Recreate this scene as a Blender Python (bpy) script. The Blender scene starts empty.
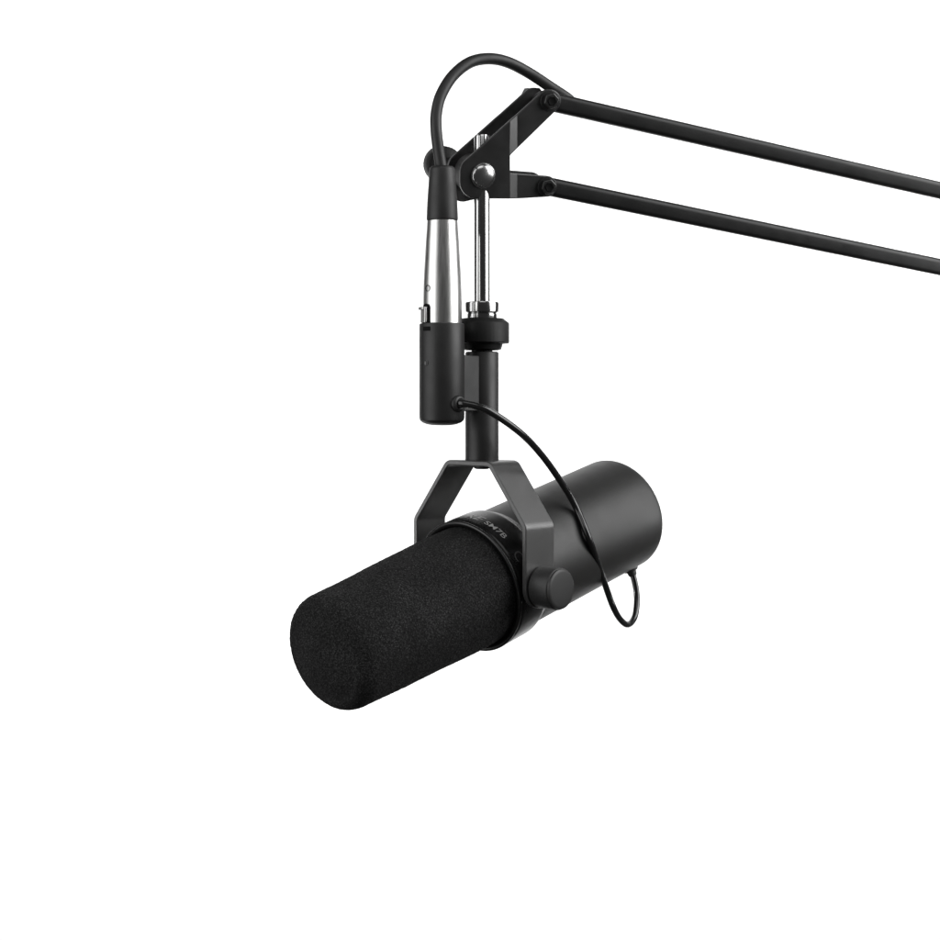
import bpy, bmesh, math
from mathutils import Vector, Matrix, noise

scene = bpy.context.scene
COL = scene.collection
S = 0.0005              # metres per unit; lengths below are in half millimetres
D = 1400.0              # camera distance to the plane of the hanging post
HORIZON = 400.0         # photo row at the camera's own height
CX = 470.0


def at(px, py, depth):
    """A point at a measured photo position and a real depth behind the post."""
    k = 1.0 + depth / D
    return Vector(((px - CX) * k, depth, (HORIZON - py) * k))


def on_plane(px, py, p, n):
    o = Vector((0, -D, 0))
    d = at(px, py, 0) - o
    return o + d * ((p - o).dot(n) / d.dot(n))


# ------------------------------------------------------------------ materials
def nodes_of(name):
    m = bpy.data.materials.new(name)
    m.use_nodes = True
    nt = m.node_tree
    b = nt.nodes['Principled BSDF']
    return m, nt, b


def coated(name, col, rough, bump=0.0, scale=2600.0, spec=0.5, var=0.12, metallic=0.0, smudge=0.06, coat=0.0):
    """Painted or moulded surface: fine grain in the coat, slight smudging of the gloss."""
    m, nt, b = nodes_of(name)
    N = nt.nodes.new
    L = nt.links.new
    tc = N('ShaderNodeTexCoord')
    n1 = N('ShaderNodeTexNoise'); n1.inputs['Scale'].default_value = scale; n1.inputs['Detail'].default_value = 3
    L(tc.outputs['Object'], n1.inputs['Vector'])
    n2 = N('ShaderNodeTexNoise'); n2.inputs['Scale'].default_value = 90; n2.inputs['Detail'].default_value = 5
    L(tc.outputs['Object'], n2.inputs['Vector'])
    r = N('ShaderNodeMapRange')
    r.inputs['From Min'].default_value = 0.3; r.inputs['From Max'].default_value = 0.7
    r.inputs['To Min'].default_value = rough - smudge; r.inputs['To Max'].default_value = rough + smudge
    L(n2.outputs['Fac'], r.inputs['Value'])
    L(r.outputs['Result'], b.inputs['Roughness'])
    mx = N('ShaderNodeMix'); mx.data_type = 'RGBA'
    mx.inputs[6].default_value = tuple(c * (1 - var) for c in col) + (1,)
    mx.inputs[7].default_value = tuple(c * (1 + var) for c in col) + (1,)
    L(n1.outputs['Fac'], mx.inputs[0])
    L(mx.outputs[2], b.inputs['Base Color'])
    b.inputs['Specular IOR Level'].default_value = spec
    b.inputs['Metallic'].default_value = metallic
    b.inputs['Coat Weight'].default_value = coat
    if bump:
        bp = N('ShaderNodeBump'); bp.inputs['Strength'].default_value = bump; bp.inputs['Distance'].default_value = 0.0002
        L(n1.outputs['Fac'], bp.inputs['Height'])
        L(bp.outputs['Normal'], b.inputs['Normal'])
    return m


def foam_mat():
    m, nt, b = nodes_of('open_cell_foam')
    N = nt.nodes.new; L = nt.links.new
    tc = N('ShaderNodeTexCoord')
    v = N('ShaderNodeTexVoronoi'); v.inputs['Scale'].default_value = 1200
    L(tc.outputs['Object'], v.inputs['Vector'])
    n = N('ShaderNodeTexNoise'); n.inputs['Scale'].default_value = 1700; n.inputs['Detail'].default_value = 4
    L(tc.outputs['Object'], n.inputs['Vector'])
    big = N('ShaderNodeTexNoise'); big.inputs['Scale'].default_value = 60; big.inputs['Detail'].default_value = 4
    L(tc.outputs['Object'], big.inputs['Vector'])
    ad = N('ShaderNodeMath'); ad.operation = 'MULTIPLY_ADD'
    L(v.outputs['Distance'], ad.inputs[0]); ad.inputs[1].default_value = -0.45; L(n.outputs['Fac'], ad.inputs[2])
    ad2 = N('ShaderNodeMath'); ad2.operation = 'MULTIPLY_ADD'
    L(big.outputs['Fac'], ad2.inputs[0]); ad2.inputs[1].default_value = 0.30; L(ad.outputs[0], ad2.inputs[2])
    cr = N('ShaderNodeValToRGB')
    cr.color_ramp.elements[0].position = 0.30; cr.color_ramp.elements[0].color = (0.010, 0.010, 0.010, 1)
    cr.color_ramp.elements[1].position = 0.74; cr.color_ramp.elements[1].color = (0.064, 0.064, 0.064, 1)
    e = cr.color_ramp.elements.new(0.52); e.color = (0.025, 0.025, 0.025, 1)
    L(ad2.outputs[0], cr.inputs['Fac'])
    L(cr.outputs['Color'], b.inputs['Base Color'])
    b.inputs['Roughness'].default_value = 0.95
    b.inputs['Specular IOR Level'].default_value = 0.12
    bp = N('ShaderNodeBump'); bp.inputs['Strength'].default_value = 0.9; bp.inputs['Distance'].default_value = 0.0006
    L(ad.outputs[0], bp.inputs['Height']); L(bp.outputs['Normal'], b.inputs['Normal'])
    return m


def metal(name, col, rough, aniso=0.0, brushed=0.0):
    m, nt, b = nodes_of(name)
    N = nt.nodes.new; L = nt.links.new
    b.inputs['Base Color'].default_value = tuple(col) + (1,)
    b.inputs['Metallic'].default_value = 1.0
    b.inputs['Roughness'].default_value = rough
    tc = N('ShaderNodeTexCoord')
    mp = N('ShaderNodeMapping'); mp.inputs['Scale'].default_value = (1, 1, 0.03 if brushed else 1)
    L(tc.outputs['Object'], mp.inputs['Vector'])
    n = N('ShaderNodeTexNoise'); n.inputs['Scale'].default_value = 1800 if brushed else 140; n.inputs['Detail'].default_value = 4
    L(mp.outputs['Vector'], n.inputs['Vector'])
    r = N('ShaderNodeMapRange')
    r.inputs['To Min'].default_value = max(0.02, rough * 0.7); r.inputs['To Max'].default_value = rough * 1.35
    L(n.outputs['Fac'], r.inputs['Value']); L(r.outputs['Result'], b.inputs['Roughness'])
    if brushed:
        bp = N('ShaderNodeBump'); bp.inputs['Strength'].default_value = brushed; bp.inputs['Distance'].default_value = 0.00005
        L(n.outputs['Fac'], bp.inputs['Height']); L(bp.outputs['Normal'], b.inputs['Normal'])
    return m


M_BODY = coated('graphite_enamel', (0.019, 0.019, 0.0185), 0.47, 0.26, 2200, spec=0.46, var=0.25, smudge=0.025)
M_COLLAR = coated('satin_black_paint', (0.009, 0.009, 0.009), 0.30, 0.05, 2400, spec=0.5)
M_FOAM = foam_mat()
M_YOKE = coated('grey_black_powder_coat', (0.042, 0.042, 0.0415), 0.35, 0.15, 2200, spec=1.0, smudge=0.03)
M_POST = coated('black_anodised_metal', (0.015, 0.015, 0.015), 0.46, 0.08, 2400, spec=0.42)
M_RING = coated('black_nylon', (0.007, 0.007, 0.007), 0.55, 0.08, 2000, spec=0.3)
M_KNOB = coated('black_knob_plastic', (0.024, 0.024, 0.024), 0.5, 0.12, 2000)
M_PLATE = coated('black_stamped_steel', (0.013, 0.013, 0.013), 0.36, 0.08, 2400, spec=0.75)
M_TUBE = coated('black_painted_tube', (0.012, 0.012, 0.012), 0.42, 0.10, 1800, spec=0.30)
M_BOLT = coated('blackened_bolt_steel', (0.02, 0.02, 0.02), 0.28, 0.0, 2000, spec=0.6)
M_RUBBER = coated('black_rubber', (0.013, 0.013, 0.013), 0.52, 0.06, 2400)
M_LEAD = coated('glossy_black_jacket', (0.012, 0.012, 0.012), 0.22, 0.0, 1500, spec=0.6)
M_CHROME = metal('polished_chrome', (0.46, 0.46, 0.46), 0.15)
M_STEEL = metal('satin_bolt_steel', (0.56, 0.56, 0.56), 0.24)
M_NICKEL = metal('satin_nickel', (0.62, 0.62, 0.61), 0.31, brushed=0.06)
M_DARK = coated('deep_black_recess', (0.004, 0.004, 0.004), 0.7, 0.0, 2000, spec=0.1)
M_PRINT = coated('pale_grey_print', (0.62, 0.62, 0.61), 0.5, 0.0, 2000)
M_PRINT2 = coated('dull_grey_print', (0.13, 0.13, 0.13), 0.5, 0.0, 2000)


# ------------------------------------------------------------------ mesh tools
def thing(name, label, cat, loc):
    o = bpy.data.objects.new(name, None)
    COL.objects.link(o)
    o.location = loc * S
    o.empty_display_size = 0.02
    o['label'] = label
    o['category'] = cat
    return o


ORIGIN = {}


def world_of(o):
    return ORIGIN.get(o.name, Vector(o.location) if o.parent is None else Vector((0, 0, 0)))


def obj(name, bm, mat, parent, label=None, sharp=32, bevel=0.0, subsurf=0):
    bmesh.ops.recalc_face_normals(bm, faces=bm.faces)
    c = Vector((0, 0, 0))
    for v in bm.verts:
        c += v.co
    c /= max(1, len(bm.verts))
    for v in bm.verts:
        v.co = (v.co - c) * S
    me = bpy.data.meshes.new(name)
    bm.to_mesh(me)
    bm.free()
    for p in me.polygons:
        p.use_smooth = True
    me.set_sharp_from_angle(angle=math.radians(sharp))
    me.materials.append(mat)
    o = bpy.data.objects.new(name, me)
    COL.objects.link(o)
    w = c * S
    if parent:
        o.parent = parent
        o.location = w - world_of(parent)
    else:
        o.location = w
    ORIGIN[o.name] = w
    if label:
        o['label'] = label
    if bevel:
        b = o.modifiers.new('edge', 'BEVEL')
        b.width = bevel * S; b.segments = 2; b.limit_method = 'ANGLE'; b.angle_limit = math.radians(38)
        b.harden_normals = False
    return o


def basis(axis):
    a = axis.normalized()
    h = Vector((0, 0, 1)) if abs(a.z) < 0.9 else Vector((1, 0, 0))
    u = h.cross(a).normalized()
    return a, u, a.cross(u)


def lathe(bm, p, axis, prof, n=64, wob=None):
    """Revolve (along, radius) pairs round an axis; radius 0 closes the end."""
    a, u, v = basis(axis)
    rings = []
    for s, r in prof:
        if r <= 1e-6:
            rings.append([bm.verts.new(p + a * s)])
        else:
            rings.append([bm.verts.new(p + a * s + (u * math.cos(2 * math.pi * i / n) + v * math.sin(2 * math.pi * i / n)) * (r * (wob(s, i / n) if wob else 1)))
                          for i in range(n)])
    for A, B in zip(rings, rings[1:]):
        for i in range(n):
            j = (i + 1) % n
            if len(A) == 1 and len(B) == 1:
                continue
            if len(A) == 1:
                bm.faces.new((A[0], B[i], B[j]))
            elif len(B) == 1:
                bm.faces.new((A[i], A[j], B[0]))
            else:
                bm.faces.new((A[i], A[j], B[j], B[i]))
    return bm


def cyl_prof(s0, s1, r, f=1.0, k=4):
    pr = [(s0, 0)]
    for i in range(k + 1):
        t = math.pi / 2 * i / k
        pr.append((s0 + f * (1 - math.sin(t)), r - f * (1 - math.cos(t))) if False else (s0 + f * (1 - math.cos(t)), r - f * (1 - math.sin(t))))
    for i in range(k + 1):
        t = math.pi / 2 * i / k
        pr.append((s1 - f * (1 - math.sin(math.pi / 2 - t)) if False else s1 - f * (1 - math.sin(t)), r - f * (1 - math.cos(t))))
    pr.append((s1, 0))
    return pr


def cylinder(p, axis, s0, s1, r, f=1.0, n=64):
    return lathe(bmesh.new(), p, axis, cyl_prof(s0, s1, r, f), n)


def catmull(pts, per=14):
    P = [pts[0] * 2 - pts[1]] + list(pts) + [pts[-1] * 2 - pts[-2]]
    out = []
    for i in range(1, len(P) - 2):
        a, b, c, d = P[i - 1], P[i], P[i + 1], P[i + 2]
        for k in range(per):
            t = k / per
            out.append(0.5 * ((2 * b) + (c - a) * t + (2 * a - 5 * b + 4 * c - d) * t * t + (3 * b - a - 3 * c + d) * t ** 3))
    out.append(P[-2])
    return out


def sweep(pts, rad, n=20):
    """A round tube along points; rad is a number or a function of 0..1."""
    bm = bmesh.new()
    L = len(pts)
    t0 = (pts[1] - pts[0]).normalized()
    _, u, v = basis(t0)
    rings = []
    for i, p in enumerate(pts):
        t = (pts[min(i + 1, L - 1)] - pts[max(i - 1, 0)]).normalized()
        u = (u - t * u.dot(t)).normalized()
        v = t.cross(u)
        r = rad(i / (L - 1)) if callable(rad) else rad
        rings.append([bm.verts.new(p + (u * math.cos(2 * math.pi * k / n) + v * math.sin(2 * math.pi * k / n)) * r) for k in range(n)])
    for A, B in zip(rings, rings[1:]):
        for k in range(n):
            bm.faces.new((A[k], A[(k + 1) % n], B[(k + 1) % n], B[k]))
    bm.faces.new(rings[0]); bm.faces.new(rings[-1])
    return bm


def prism(outline, off):
    """Closed outline of points pushed along a vector."""
    bm = bmesh.new()
    A = [bm.verts.new(p) for p in outline]
    B = [bm.verts.new(p + off) for p in outline]
    bm.faces.new(A); bm.faces.new(B)
    n = len(A)
    for i in range(n):
        bm.faces.new((A[i], A[(i + 1) % n], B[(i + 1) % n], B[i]))
    return bm


def block(c, ex, ey, ez, hx, hy, hz):
    o = [c + ex * (sx * hx) + ey * (sy * hy) - ez * hz for sx, sy in ((-1, -1), (1, -1), (1, 1), (-1, 1))]
    return prism(o, ez * (2 * hz))


def fillet(pts, radii, k=8):
    """Round the corners of a closed 2-D outline."""
    out = []
    n = len(pts)
    for i in range(n):
        p = Vector(pts[i]); a = Vector(pts[i - 1]); b = Vector(pts[(i + 1) % n]); r = radii[i]
        if r <= 0:
            out.append(p); continue
        da = (a - p).normalized(); db = (b - p).normalized()
        ang = math.acos(max(-1, min(1, da.dot(db))))
        d = min(r / math.tan(ang / 2), (a - p).length * .49, (b - p).length * .49)
        rr = d * math.tan(ang / 2)
        c = p + (da + db).normalized() * (rr / math.sin(ang / 2))
        s = p + da * d - c; e = p + db * d - c
        a0 = math.atan2(s.y, s.x); a1 = math.atan2(e.y, e.x)
        dl = (a1 - a0 + math.pi) % (2 * math.pi) - math.pi
        for j in range(k + 1):
            t = a0 + dl * j / k
            out.append(c + Vector((math.cos(t), math.sin(t))) * rr)
    return out


def hexagon(p, axis, s0, s1, r, rot=0.0):
    a, u, v = basis(axis)
    o = [p + a * s0 + (u * math.cos(rot + math.pi / 3 * i) + v * math.sin(rot + math.pi / 3 * i)) * r for i in range(6)]
    return prism(o, a * (s1 - s0))


# ------------------------------------------------------------------ main directions
AZ, EL = 0.751, 0.235
F = Vector((-math.sin(AZ) * math.cos(EL), -math.cos(AZ) * math.cos(EL), -math.sin(EL)))    # the way the microphone points
H = Vector((F.x, F.y, 0)).normalized()
W = Vector((-H.y, H.x, 0)) * -1
if W.x < 0:
    W = -W                                                                              # pivot axis, towards the near knob
UP = W.cross(F)
if UP.z < 0:
    UP = -UP
Z = Vector((0, 0, 1))
C0 = Vector((12, 0, HORIZON - 579.8))       # where the pivot axis crosses the microphone axis
PX = 12.0                                   # hanging post

# ================================================================== microphone
mic = thing('microphone', 'dark grey broadcast microphone with black foam windscreen, hanging in its yoke below the boom arm', 'microphone', C0)

# body: long enamelled can with a rounded rear edge
RB = 62.2
prof = [(-25, 55), (-25, RB)] + [(-25 - i * 10, RB) for i in range(1, 20)]
for i in range(9):
    t = math.pi / 2 * i / 8
    prof.append((-224.0 - 11 * math.sin(t), RB - 11 * (1 - math.cos(t))))
prof += [(-235.6, 40), (-235.6, 0)]
body = obj('body', lathe(bmesh.new(), C0, F, prof, 128), M_BODY, mic)
obj('rear_cap', lathe(bmesh.new(), C0, F, [(-233, 30), (-237, 30), (-237.6, 29), (-237.6, 0)], 64), M_COLLAR, body)
GN = (UP * -0.954 + W * 0.30).normalized()
GP = C0 + F * -215 + GN * RB
obj('cable_gland', lathe(bmesh.new(), GP, GN, [(-6, 0), (-6, 8.6), (0.6, 8.6), (2.2, 7.4), (2.4, 5.4), (6.5, 4.8), (7.6, 4), (7.6, 0)], 40), M_RUBBER, mic)

# collar with rolled front lip
prof = [(4, 60.5), (19.5, 61.6), (20.4, 62.2), (21.4, 63.6), (21.8, 65.2), (21.5, 66.6), (20.6, 67.3), (19.2, 67.4),
        (18.2, 66.7), (17.4, 66.0), (16.6, 66.0), (15.8, 66.7), (15.2, 67.0), (14, 67.1), (2, 67.1), (-14, 67.1), (-17, 66.9)]
for i in range(1, 11):
    t = i / 10
    prof.append((-17 - 12 * t, 62.3 + 4.6 * (0.5 + 0.5 * math.cos(math.pi * t))))
prof += [(-30, 61)]
collar = obj('collar', lathe(bmesh.new(), C0, F, prof, 160), M_COLLAR, mic, sharp=50)


def ring_angle(px, py, s, R):
    best = None
    for i in range(1440):
        th = 2 * math.pi * i / 1440
        p = C0 + F * s + (W * math.cos(th) + UP * math.sin(th)) * R
        nrm = W * math.cos(th) + UP * math.sin(th)
        if nrm.dot(Vector((0, -D, 0)) - p) < 0:
            continue
        k = D / (D + p.y)
        d = (CX + p.x * k - px) ** 2 + (HORIZON - p.z * k - py) ** 2
        if best is None or d < best[0]:
            best = (d, th)
    return best[1]


def ring_text(txt, theta0, s_mid, height, R, mat, stretch=1.0, shear=0.0, bold=0.0, align='LEFT', name='lettering', spacing=1.0):
    """Printed words wrapped round the collar, reading clockwise seen from the front right."""
    cu = bpy.data.curves.new(name, 'FONT')
    cu.body = txt
    cu.size = 1.0
    cu.shear = shear
    cu.offset = bold
    cu.align_x = align
    cu.space_character = spacing
    cu.resolution_u = 4
    tmp = bpy.data.objects.new('tmp_text', cu)
    COL.objects.link(tmp)
    dg = bpy.context.evaluated_depsgraph_get()
    dg.update()
    me = bpy.data.meshes.new_from_object(tmp.evaluated_get(dg))
    bpy.data.objects.remove(tmp)
    bm = bmesh.new(); bm.from_mesh(me)
    bpy.data.meshes.remove(me)
    bmesh.ops.triangulate(bm, faces=bm.faces)
    bmesh.ops.subdivide_edges(bm, edges=[e for e in bm.edges if e.calc_length() > 0.15], cuts=4, use_grid_fill=True)
    cap = 0.70
    for v in bm.verts:
        x = v.co.x * height / cap * stretch; y = (v.co.y / cap - 0.5) * height
        th = theta0 - x / R
        v.co = C0 + F * (s_mid - y) + (W * math.cos(th) + UP * math.sin(th)) * R
    return obj(name, bm, mat, collar)


th_s = ring_angle(485.2, 523.0, 4, 67.3)
ring_text('SM7B', th_s, 5, 6.5, 67.38, M_PRINT, 1.32, 0.0, 0.006)
th_u = ring_angle(482.6, 516.4, 2, 67.3)
ring_text('SHURE', th_u, 3, 9.0, 67.38, M_PRINT, 1.4, 0.35, 0.004, 'RIGHT')
th_c = ring_angle(514.5, 551.5, 5, 67.3)
ring_text('C', th_c, 5, 11, 67.38, M_PRINT2, 1.0, 0.0, 0.0)

# foam windscreen: dense skin so that its cells break the outline
fp = []
s_front, r_base, r_front, rr = 222.0, 62.0, 54.2, 26.0
for i in range(150):
    s = 8 + (s_front - rr - 8) * i / 149
    fp.append((s, r_base + (r_front - r_base) * (s - 8) / (s_front - 8)))
rk = fp[-1][1]
for i in range(1, 33):
    t = math.pi / 2 * i / 32
    fp.append((s_front - rr + (rr - 7) * math.sin(t), rk - (rr - 11) * (1 - math.cos(t))))
for i in range(1, 24):
    r = (rk - rr + 11) * (1 - i / 24)
    fp.append((s_front - 7 + 7.5 * (1 - (r / (rk - rr + 11)) ** 2), r))
fp.append((s_front + 0.5, 0))
bm = lathe(bmesh.new(), C0, F, fp, 400)
bm.normal_update()
for v in bm.verts:
    q = v.co
    d = noise.noise(q * 0.55) * 0.34 + noise.noise(q * 0.24) * 0.22 + noise.noise(q * 0.02) * 0.7
    along = (q - C0).dot(F)
    squeeze = min(1.0, max(0.0, (along - 10) / 40))
    v.co = q + v.normal * d * (0.35 + 0.65 * squeeze) - v.normal * (1 - squeeze) * 1.2
obj('windscreen', bm, M_FOAM, mic, sharp=180)

# yoke: bent flat bar, its ends rounded round the pivots
YT, YB, WT, WS, HALF, TH = -62.5, -121.5, 28.5, 73.6, 21.0, 2.5
pz = C0.z
corner = [Vector((-WS, pz - HALF)), Vector((-WS, YB)), Vector((-WT, YT)), Vector((WT, YT)), Vector((WS, YB)), Vector((WS, pz - HALF))]


def round_path(c, r):
    out = [c[0]]
    for i in range(1, len(c) - 1):
        a, p, b = c[i - 1], c[i], c[i + 1]
        da, db = (a - p).normalized(), (b - p).normalized()
        ang = math.acos(da.dot(db)); d = r / math.tan(ang / 2)
        q0, q1 = p + da * d, p + db * d
        for j in range(7):
            t = j / 6
            out.append((q0.lerp(p, t)).lerp(p.lerp(q1, t), t))
    out.append(c[-1])
    return out


path = round_path(corner, 9)
full = []
for a, b in zip(path, path[1:]):
    n = max(1, int((b - a).length / 3.0))
    full += [a.lerp(b, i / n) for i in range(n)]
full.append(path[-1])
bm = bmesh.new()
rows = []
for i, p in enumerate(full):
    t = (full[min(i + 1, len(full) - 1)] - full[max(i - 1, 0)]).normalized()
    nn = Vector((-t.y, t.x))
    dz = pz - p.y
    hw = HALF if dz <= 0 else math.sqrt(max(HALF ** 2 - dz ** 2, 1.0))
    row = []
    for sn, sh in ((-1, -1), (-1, 1), (1, 1), (1, -1)):
        q = p + nn * (sn * TH)
        row.append(bm.verts.new(Vector((PX, 0, 0)) + W * q.x + Z * q.y + H * (sh * hw)))
    rows.append(row)
for A, B in zip(rows, rows[1:]):
    for k in range(4):
        bm.faces.new((A[k], A[(k + 1) % 4], B[(k + 1) % 4], B[k]))
bm.faces.new(rows[0]); bm.faces.new(rows[-1])
yoke = obj('yoke', bm, M_YOKE, mic, sharp=40, bevel=0.9)
P0 = Vector((PX, 0, 0))
for sgn in (1, -1):
    kp = [(75.5, 0), (75.5, 12), (77.5, 12), (77.5, 18.6), (78.1, 19.8), (79.5, 20.2), (99.5, 20.2), (100.2, 19.8), (100.5, 19.3), (101.4, 19.3), (102.4, 19.0), (103.0, 18.2), (103.3, 16), (103.7, 8), (103.8, 0)]
    obj('knob', lathe(bmesh.new(), C0, W * sgn, kp, 96), M_KNOB, yoke, sharp=30)
    obj('pivot_washer', cylinder(C0, W * sgn, 60, 71.4, 13, 0.6, 48), M_RING, yoke)
obj('clamp_nut', lathe(bmesh.new(), P0, Z, [(-69, 0), (-69, 6.0), (-68.2, 7.8), (-66.5, 8.6), (-65, 8.8), (-65, 0)], 48), M_POST, yoke)

# post with locking ring above the yoke
obj('post', lathe(bmesh.new(), P0, Z, [(-60, 0), (-60, 16.8), (46.6, 16.8), (47.8, 16.2), (48.2, 15.4), (48.2, 0)], 72), M_POST, mic)
obj('threaded_neck', lathe(bmesh.new(), P0, Z, [(47, 0), (47, 10.6), (54, 10.6), (54, 0)], 48), M_RING, mic)
lk = [(49.8, 0), (49.8, 17), (50.6, 19.3), (54, 20.2), (56.2, 20.8), (56.6, 26.6), (57.4, 27.2), (76.4, 27.2), (77, 26.9), (80.2, 22.8), (81.3, 21.4), (81.3, 0)]
obj('locking_ring', lathe(bmesh.new(), P0, Z, lk, 120, lambda s, t: 1 + (0.0015 * math.cos(t * 2 * math.pi * 40) if 57.2 < s < 77 else 0)), M_RING, mic, sharp=28)

# connector housing bracketed in front of the post
HP = P0 + H * 57.6
hz0, hz1 = (HORIZON - 424.5) * .97, (HORIZON - 323.5) * .97
hp = [(hz0 - 1.0, 0), (hz0 - 0.8, 9), (hz0 + 0.2, 14.5), (hz0 + 2.0, 19), (hz0 + 4.2, 21.3), (hz0 + 7, 22.0), (hz1 - 1.6, 22.0), (hz1 - .5, 21.6), (hz1, 20.6), (hz1, 17), (hz1 - 8, 16.6), (hz1 - 8, 0)]
house = obj('connector_housing', lathe(bmesh.new(), HP, Z, hp, 96), M_POST, mic)
obj('mounting_block', block(P0 + H * 27 + W * 1.5 + Z * (16.5), H, W, Z, 14.0, 7.5, 27.5), M_POST, mic, bevel=1.0)


def on_housing(px, py, r=22.0):
    """A point on the housing's near surface, and its outward direction."""
    best = None
    for i in range(720):
        th = 2 * math.pi * i / 720
        n = Vector((math.cos(th), math.sin(th), 0))
        p = HP + n * r
        if n.dot(Vector((0, -D, 0)) - p) < 0:
            continue
        k = D / (D + p.y)
        d = abs(CX + p.x * k - px)
        if best is None or d < best[0]:
            best = (d, n, p, k)
    _, n, p, k = best
    p.z = (HORIZON - py) / k
    return p, n


p, n = on_housing(458.4, 403.6)
obj('grommet', lathe(bmesh.new(), p, n, [(-3, 0), (-3, 8.2), (0.8, 8.2), (2.4, 7.0), (3.0, 5.4), (2.6, 4.2), (6, 3.9), (6.8, 3.2), (6.8, 0)], 40), M_RUBBER, house)
g_p, g_n = p, n
p, n = on_housing(426.2, 363)
obj('screw', lathe(bmesh.new(), p, n, [(-1, 0), (-1, 2.9), (0.4, 2.7), (0.6, 2.2), (0.1, 1.2), (0.1, 0)], 24), M_BOLT, house)
p, n = on_housing(426.6, 328.6)
tn = Vector((-n.y, n.x, 0))
obj('release_slot', block(p - n * 0.6, tn, Z, n, 4.2, 2.0, 1.0), M_DARK, house)

# thin lead from the housing to the underside of the body

def on_body(px, py, gap):
    """The point a little in front of the body's enamel at a photo position."""
    o = Vector((0, -D, 0)); d = (at(px, py, 0) - o).normalized()
    m = o - C0
    dp, mp = d - F * d.dot(F), m - F * m.dot(F)
    a, b, c = dp.dot(dp), 2 * dp.dot(mp), mp.dot(mp) - (RB + gap) ** 2
    return o + d * ((-b - math.sqrt(max(b * b - 4 * a * c, 0.0))) / (2 * a))


lp = [g_p - g_n * 2, g_p + g_n * 8,
      at(488, 410.6, -60), at(519, 431.7, -42), at(541, 454.2, -12), at(560.9, 481.7, 20), on_body(575.7, 506.5, 6),
      on_body(590.6, 543.3, 4.0), on_body(605.5, 586, 4.3), at(613.5, 607.5, 84), at(620.4, 619.5, 102), at(627.9, 624.6, 119), at(634.4, 617.5, 134), at(636.8, 604, 143),
      at(636.2, 590, 148), GP + GN * 7, GP - GN * 2]
obj('lead', sweep(catmull(lp, 12), 3.45, 20), M_LEAD, mic, sharp=60)

# ================================================================== microphone cable
PC = Vector((HP.x + 0.4, HP.y, 0))
kk = 1 + PC.y / D


def zy(py):
    return (HORIZON - py) * kk


cable = thing('microphone_cable', 'black cable with silver plug, looping from the connector housing over the boom arm', 'cable', PC + Z * zy(322.5))
sp = [(zy(330), 0), (zy(330), 15.8), (zy(323.5), 15.8), (zy(323.5), 19.0)]
for py, r in ((322.5, 19.0), (314, 19.1), (300, 18.95), (286, 18.6), (272, 18.0), (258, 17.2), (244, 16.4), (232, 15.6), (221.4, 14.9)):
    sp.append((zy(py), r))
sp += [(zy(220.8), 14.3), (zy(220.8), 0)]
plug = obj('plug_shell', lathe(bmesh.new(), PC, Z, sp, 96), M_NICKEL, cable, sharp=40)
bp = [(zy(224), 0), (zy(224), 14.2), (zy(220.2), 14.2), (zy(220.2), 15.0), (zy(218.5), 15.3), (zy(200), 14.5), (zy(184), 13.4), (zy(170.5), 12.6), (zy(168.2), 12.0), (zy(167), 10.8), (zy(167), 0)]
obj('cable_boot', lathe(bmesh.new(), PC, Z, bp, 72), M_RUBBER, cable)


def on_plug(px, py, r):
    x = (px - CX) * kk - PC.x
    x = max(-r * .98, min(r * .98, x))
    n = Vector((x / r, -math.sqrt(1 - (x / r) ** 2), 0))
    return Vector((PC.x, PC.y, zy(py))) + n * r, n


p, n = on_plug(428.3, 289.3, 18.5)
obj('screw', lathe(bmesh.new(), p, n, [(-1, 0), (-1, 3.4), (0.2, 3.3), (0.35, 2.6), (-0.4, 2.0), (-0.4, 0)], 28), M_DARK, plug)
p, n = on_plug(427.2, 314, 18.6)
tn = Vector((-n.y, n.x, 0))
obj('latch_slot', prism([p + n * -0.4 + tn * x + Z * z for x, z in ((-5.6, -9.4), (5.2, -9.4), (5.2, 6), (3.8, 8.4), (0, 9.4), (-4.2, 8.4), (-5.6, 6))], n * 1.1), M_DARK, plug)
obj('latch', block(p + n * 1.2 - tn * 1.6 - Z * 1.4, tn, Z, n, 4.0, 7.8, 2.6), M_NICKEL, plug, bevel=0.9)
obj('latch_lip', block(p + n * 4.4 - tn * 2.8 + Z * 4.6, tn, Z, n, 3.2, 1.5, 1.6), M_NICKEL, plug, bevel=0.7)

# ================================================================== boom arm
N = Vector((0.33, -0.913, -0.24)).normalized()      # towards the viewer, square to the bracket plates
B = Vector((8.5, 0, HORIZON - 174.4))
arm = thing('boom_arm', 'black two-bar boom arm reaching in from the right, with pivot bracket and chrome drop rod', 'boom arm', B)


def pl(px, py, t):
    return on_plane(px, py, B + N * t, N)


T_MAIN, T_ARM, TH_P = 13.0, 8.0, 4.0
B_MAIN, B_ARM = -28.0, -32.0                         # near faces of the far plate

main2d = fillet([(460.2, 198.6), (510.2, 198.8), (510.2, 173.0), (510.2, 155.6), (510.2, 120.4), (460.2, 165.2)], [24, 0, 0, 0, 0, 16])


def arc(cx, cy, r, a0, a1, k=10):
    return [(cx + r * math.cos(math.radians(a0 + (a1 - a0) * i / k)), cy + r * math.sin(math.radians(a0 + (a1 - a0) * i / k))) for i in range(k + 1)]


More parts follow.
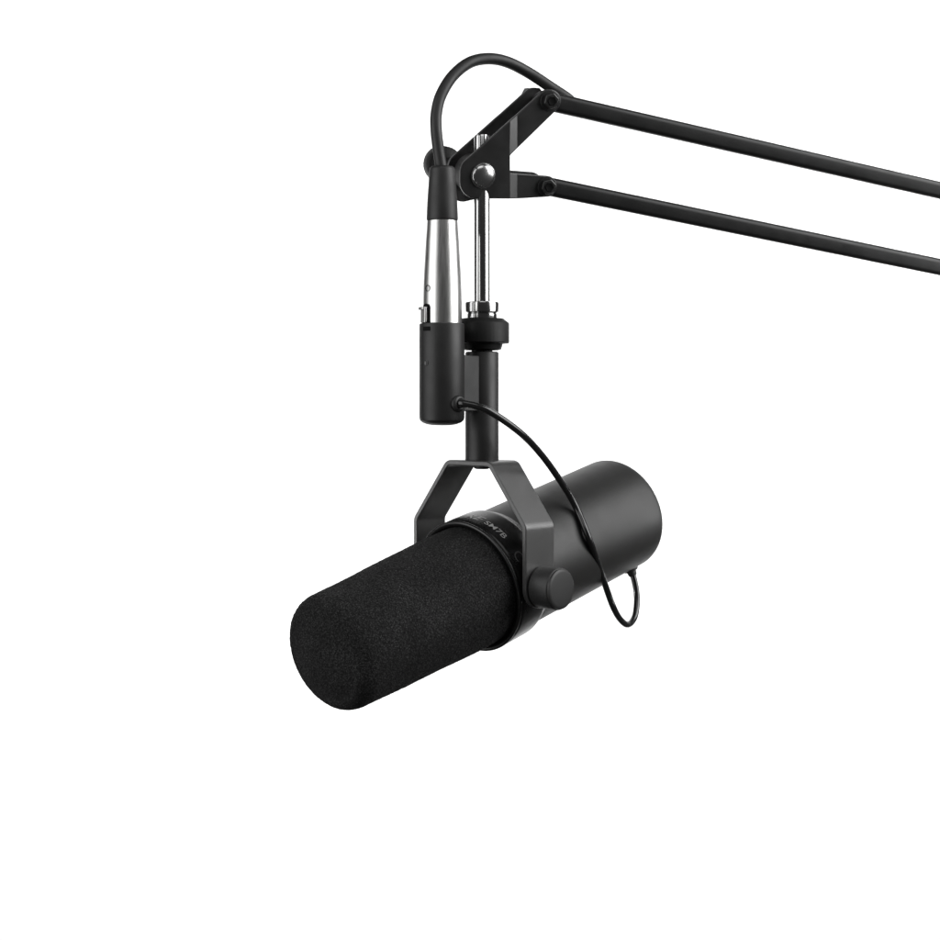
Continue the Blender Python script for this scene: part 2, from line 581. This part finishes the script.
def plate(t_main, t_arm, name, main2d, t_from):
    """Stamped plate: broad main face, then two arms stepped inwards at a bend. Outline taken on the near plate, then slid along N."""
    bm = bmesh.new()
    slide_m = N * (t_main - T_MAIN)
    slide_a = N * (t_arm - t_from)
    vm = [bm.verts.new(pl(x, y, T_MAIN) + slide_m) for x, y in main2d]

    def near(x, y):
        return min(range(len(main2d)), key=lambda i: (main2d[i][0] - x) ** 2 + (main2d[i][1] - y) ** 2)
    ulo, uhi, llo, lhi = near(510.2, 155.6), near(510.2, 120.4), near(510.2, 198.8), near(510.2, 173)
    bm.faces.new(vm)
    # upper arm
    up = [(517.2, 148.6)] + arc(549.6, 100.8, 11.6, 46, -132, 14) + [(517.2, 114.4)]
    va = [bm.verts.new(pl(x, y, t_from) + slide_a) for x, y in up]
    bm.faces.new(va)
    bm.faces.new((vm[ulo], va[0], va[-1], vm[uhi]))
    lo = [(517.2, 198.7)] + arc(546.6, 186.4, 10.6, 80, -80, 12) + [(517.2, 173.6)]
    vl = [bm.verts.new(pl(x, y, t_from) + slide_a) for x, y in lo]
    bm.faces.new(vl)
    bm.faces.new((vm[llo], vl[0], vl[-1], vm[lhi]))
    faces = list(bm.faces)
    r = bmesh.ops.extrude_face_region(bm, geom=faces)
    for e in r['geom']:
        if isinstance(e, bmesh.types.BMVert):
            e.co -= N * TH_P
    return obj(name, bm, M_PLATE, arm, sharp=12, bevel=0.8)


plate(T_MAIN, T_ARM, 'bracket_plate', main2d, T_ARM)
far2d = fillet([(465.0, 209.5), (510.2, 198.8), (510.2, 173.0), (510.2, 155.6), (510.2, 120.4), (460.2, 165.2)], [13, 0, 0, 0, 0, 16])
plate(B_MAIN, B_MAIN, 'bracket_plate', far2d, T_MAIN)

# swivel block on the rod between the plates
obj('swivel_block', lathe(bmesh.new(), B, N, [(8.8, 0), (8.8, 19.5), (7.5, 20.5), (-16, 20.5), (-17.8, 19.5), (-17.8, 0)], 48), M_RING, arm)

# tubes
T_TUBE = -6.0
ends = []
for (x0, y0), (x1, y1) in (((549.6, 100.8), (940, 190.8)), ((546.8, 186.4), (940, 267.6))):
    a = pl(x0, y0, T_ARM) + N * (T_TUBE - T_ARM)
    o = Vector((0, -D, 0))
    # far end: on the same plane, following the photographed line
    ka = D / (D + a.y)
    ax, ay = CX + a.x * ka, HORIZON - a.z * ka
    sl = (y1 - y0) / (x1 - x0)
    # the tube's own centre is behind the bolt head: shift the line with it
    b = on_plane(x1 + 130, y1 + sl * 130 - 0.6, B + N * T_TUBE, N)
    ends.append((a, b))
for a, b in ends:
    d = (b - a).normalized()
    v = N.cross(d).normalized()
    hw, ht, rc = 9.4, 9.0, 5.2
    sec = []
    for cx, cy, a0 in ((hw - rc, ht - rc, 0), (-(hw - rc), ht - rc, 90), (-(hw - rc), -(ht - rc), 180), (hw - rc, -(ht - rc), 270)):
        sec += [(cx + rc * math.cos(math.radians(a0 + 15 * i)), cy + rc * math.sin(math.radians(a0 + 15 * i))) for i in range(7)]
    bm = bmesh.new()
    L = (b - a).length
    rows = []
    for s, kx in ((-9.3, .18), (-8.6, .42), (-7, .66), (-4.5, .88), (-2, .98), (0, 1), (L * .25, 1), (L * .5, 1), (L * .75, 1), (L, 1)):
        rows.append([bm.verts.new(a + d * s + v * (x * kx) + N * y) for x, y in sec])
    for A, Bv in zip(rows, rows[1:]):
        m = len(A)
        for k in range(m):
            bm.faces.new((A[k], A[(k + 1) % m], Bv[(k + 1) % m], Bv[k]))
    bm.faces.new(rows[0]); bm.faces.new(rows[-1])
    obj('arm_tube', bm, M_TUBE, arm, sharp=40)
    # pivot bolt: hex head, washer, nut on the far side
    q = a - N * T_TUBE
    bolt = obj('pivot_bolt', hexagon(q, N, T_ARM + 1.4, T_ARM + 6.6, 8.3, 0.35), M_BOLT, arm, sharp=20, bevel=1.0)
    obj('hex_socket', lathe(bmesh.new(), q, N, [(T_ARM + 6.6, 0), (T_ARM + 6.6, 4.6), (T_ARM + 7.3, 5.0), (T_ARM + 7.7, 4.4), (T_ARM + 7.3, 3.4), (T_ARM + 7.1, 0)], 6), M_DARK, bolt)
    obj('washer', cylinder(q, N, T_ARM, T_ARM + 1.5, 10.2, 0.4, 40), M_BOLT, bolt)
    obj('shank', cylinder(q, N, -46, T_ARM + 2, 4.2, 0.3, 24), M_BOLT, bolt)
    obj('lock_nut', hexagon(q, N, -45.5, -32.2, 12.6 if q.z > 270 else 8.5, 0.1), M_BOLT, bolt, sharp=20, bevel=1.2)

# chrome dome bolt on the near plate, tension knob on its far end
dome = [(T_MAIN, 0), (T_MAIN, 12.6), (T_MAIN + .8, 12.6), (T_MAIN + 1.0, 11.7)]
for i in range(1, 9):
    t = math.pi / 2 * i / 8
    dome.append((T_MAIN + 1.0 + 5.0 * math.sin(t), 11.7 * math.cos(t) if i < 8 else 0))
obj('dome_bolt', lathe(bmesh.new(), B, N, dome, 64), M_STEEL, arm, sharp=50)
kn = [(-32.2, 0), (-32.2, 13), (-44, 13), (-46, 9), (-98, 9), (-102, 14), (-104, 18.8), (-106, 19.6), (-122, 19.6), (-124.5, 18), (-125.5, 14), (-125.5, 0)]
obj('tension_knob', lathe(bmesh.new(), B, N, kn, 72, lambda s, t: 1 + (0.006 * math.cos(t * 2 * math.pi * 36) if s < -105 else 0)), M_RING, arm, sharp=35)

# drop rod and its threaded collar
obj('drop_rod', lathe(bmesh.new(), P0, Z, [(78, 0), (78, 8.0), (262.5, 8.0), (264.2, 7.4), (265, 6.2), (265, 0)], 64), M_CHROME, arm)
cp = [(79, 0), (79, 14.8), (80.4, 15.2), (85.6, 15.2), (86.6, 14.6), (87.2, 15.4), (88, 17.0), (96.2, 17.3), (97.4, 16.9), (98, 15.8), (98, 0)]
obj('rod_collar', lathe(bmesh.new(), P0, Z, cp, 96), M_CHROME, arm, sharp=28)

# the thick cable: out of the boot, over the top and away behind the upper tube
tube_dir = (ends[0][1] - ends[0][0]).normalized()
py = PC.y
cp = [PC + Z * zy(178), PC + Z * zy(168) + Vector((-1.0, 0, 0)), at(438.2, 148, py), at(436.2, 130, py + 1), at(436.4, 113, py + 4), at(440.9, 95.3, py + 8),
      at(452.6, 76.2, py + 16), at(469.6, 62.6, py + 26), at(488.7, 58.7, py + 38), at(507.9, 62.3, py + 50), at(529, 73, py + 62), at(550.4, 87.0, py + 72), at(569, 99.5, py + 81)]
base = ends[0][0] + tube_dir * 46 - N * 20
for s in (0, 90, 200, 330, 480, 640):
    q = base + tube_dir * s
    cp.append(q)
path = catmull(cp, 14)
obj('cord', sweep(path, lambda t: 5.7 + 1.1 * max(0, 1 - t / 0.045), 24), M_RUBBER, cable, sharp=60)

# ================================================================== backdrop
bm = bmesh.new()
rows = []
# a hanging sheet of seamless paper, its foot rolling slightly forward
pts = [(2400, 2500), (2400, 500), (2400, -1500), (2385, -1800), (2340, -2050), (2270, -2250)]
for y, z in pts:
    rows.append([bm.verts.new(Vector((x, y, z))) for x in (-2000, 2000)])
for A, Bv in zip(rows, rows[1:]):
    bm.faces.new((A[0], A[1], Bv[1], Bv[0]))
M_PAPER = coated('white_seamless_paper', (0.86, 0.86, 0.86), 0.9, 0.0, 300, spec=0.1, var=0.01)
back = obj('backdrop', bm, M_PAPER, None, sharp=60)
back['kind'] = 'structure'
back['label'] = 'plain white seamless studio backdrop filling the picture behind the microphone'
back['category'] = 'backdrop'


# ================================================================== lamps
def softbox(name, loc, target, sx, sy, power):
    l = bpy.data.lights.new(name, 'AREA')
    l.shape = 'RECTANGLE'
    l.size = sx; l.size_y = sy
    l.energy = power
    o = bpy.data.objects.new(name, l)
    COL.objects.link(o)
    o.location = loc
    o.rotation_euler = (Vector(target) - Vector(loc)).to_track_quat('-Z', 'Y').to_euler()
    return o


softbox('key_softbox', (1.20, -0.24, 0.56), (0, 0, -0.04), 1.05, 1.15, 22)
softbox('side_softbox', (-1.15, -0.58, 0.10), (0, 0, -0.04), 1.2, 1.9, 15.5)
softbox('front_softbox', (0.10, -1.15, 1.25), (0, 0, -0.05), 1.1, 0.8, 4)


def spot(name, loc, target, power, cone, blend, radius):
    l = bpy.data.lights.new(name, 'SPOT')
    l.energy = power; l.spot_size = math.radians(cone); l.spot_blend = blend; l.shadow_soft_size = radius
    o = bpy.data.objects.new(name, l)
    COL.objects.link(o)
    o.location = loc
    o.rotation_euler = (Vector(target) - Vector(loc)).to_track_quat('-Z', 'Y').to_euler()
    return o


# two shaded lamps that light only the paper
spot('backdrop_lamp', (-1.30, 0.15, -0.08), (0.25, 1.2, -0.08), 107, 78, 0.30, 0.08)
spot('backdrop_lamp', (1.30, 0.15, -0.08), (-0.25, 1.2, -0.08), 107, 78, 0.30, 0.08)

w = bpy.data.worlds.new('World')
scene.world = w
w.use_nodes = True
w.node_tree.nodes['Background'].inputs['Color'].default_value = (1, 1, 1, 1)
w.node_tree.nodes['Background'].inputs['Strength'].default_value = 0.04

# ================================================================== camera
cam = bpy.data.cameras.new('camera')
cam.sensor_width = 36
cam.lens = 36 * D / 940.0
cam.shift_y = -(470.0 - HORIZON) / 940.0
cam.clip_start = 0.01
cam.clip_end = 50
co = bpy.data.objects.new('camera', cam)
COL.objects.link(co)
co.location = (0, -D * S, 0)
co.rotation_euler = (math.pi / 2, 0, 0)
scene.camera = co

scene.view_settings.view_transform = 'Standard'
scene.view_settings.look = 'None'
scene.view_settings.exposure = 0
scene.view_settings.gamma = 1
scene.cycles.max_bounces = 8
scene.cycles.sample_clamp_indirect = 4
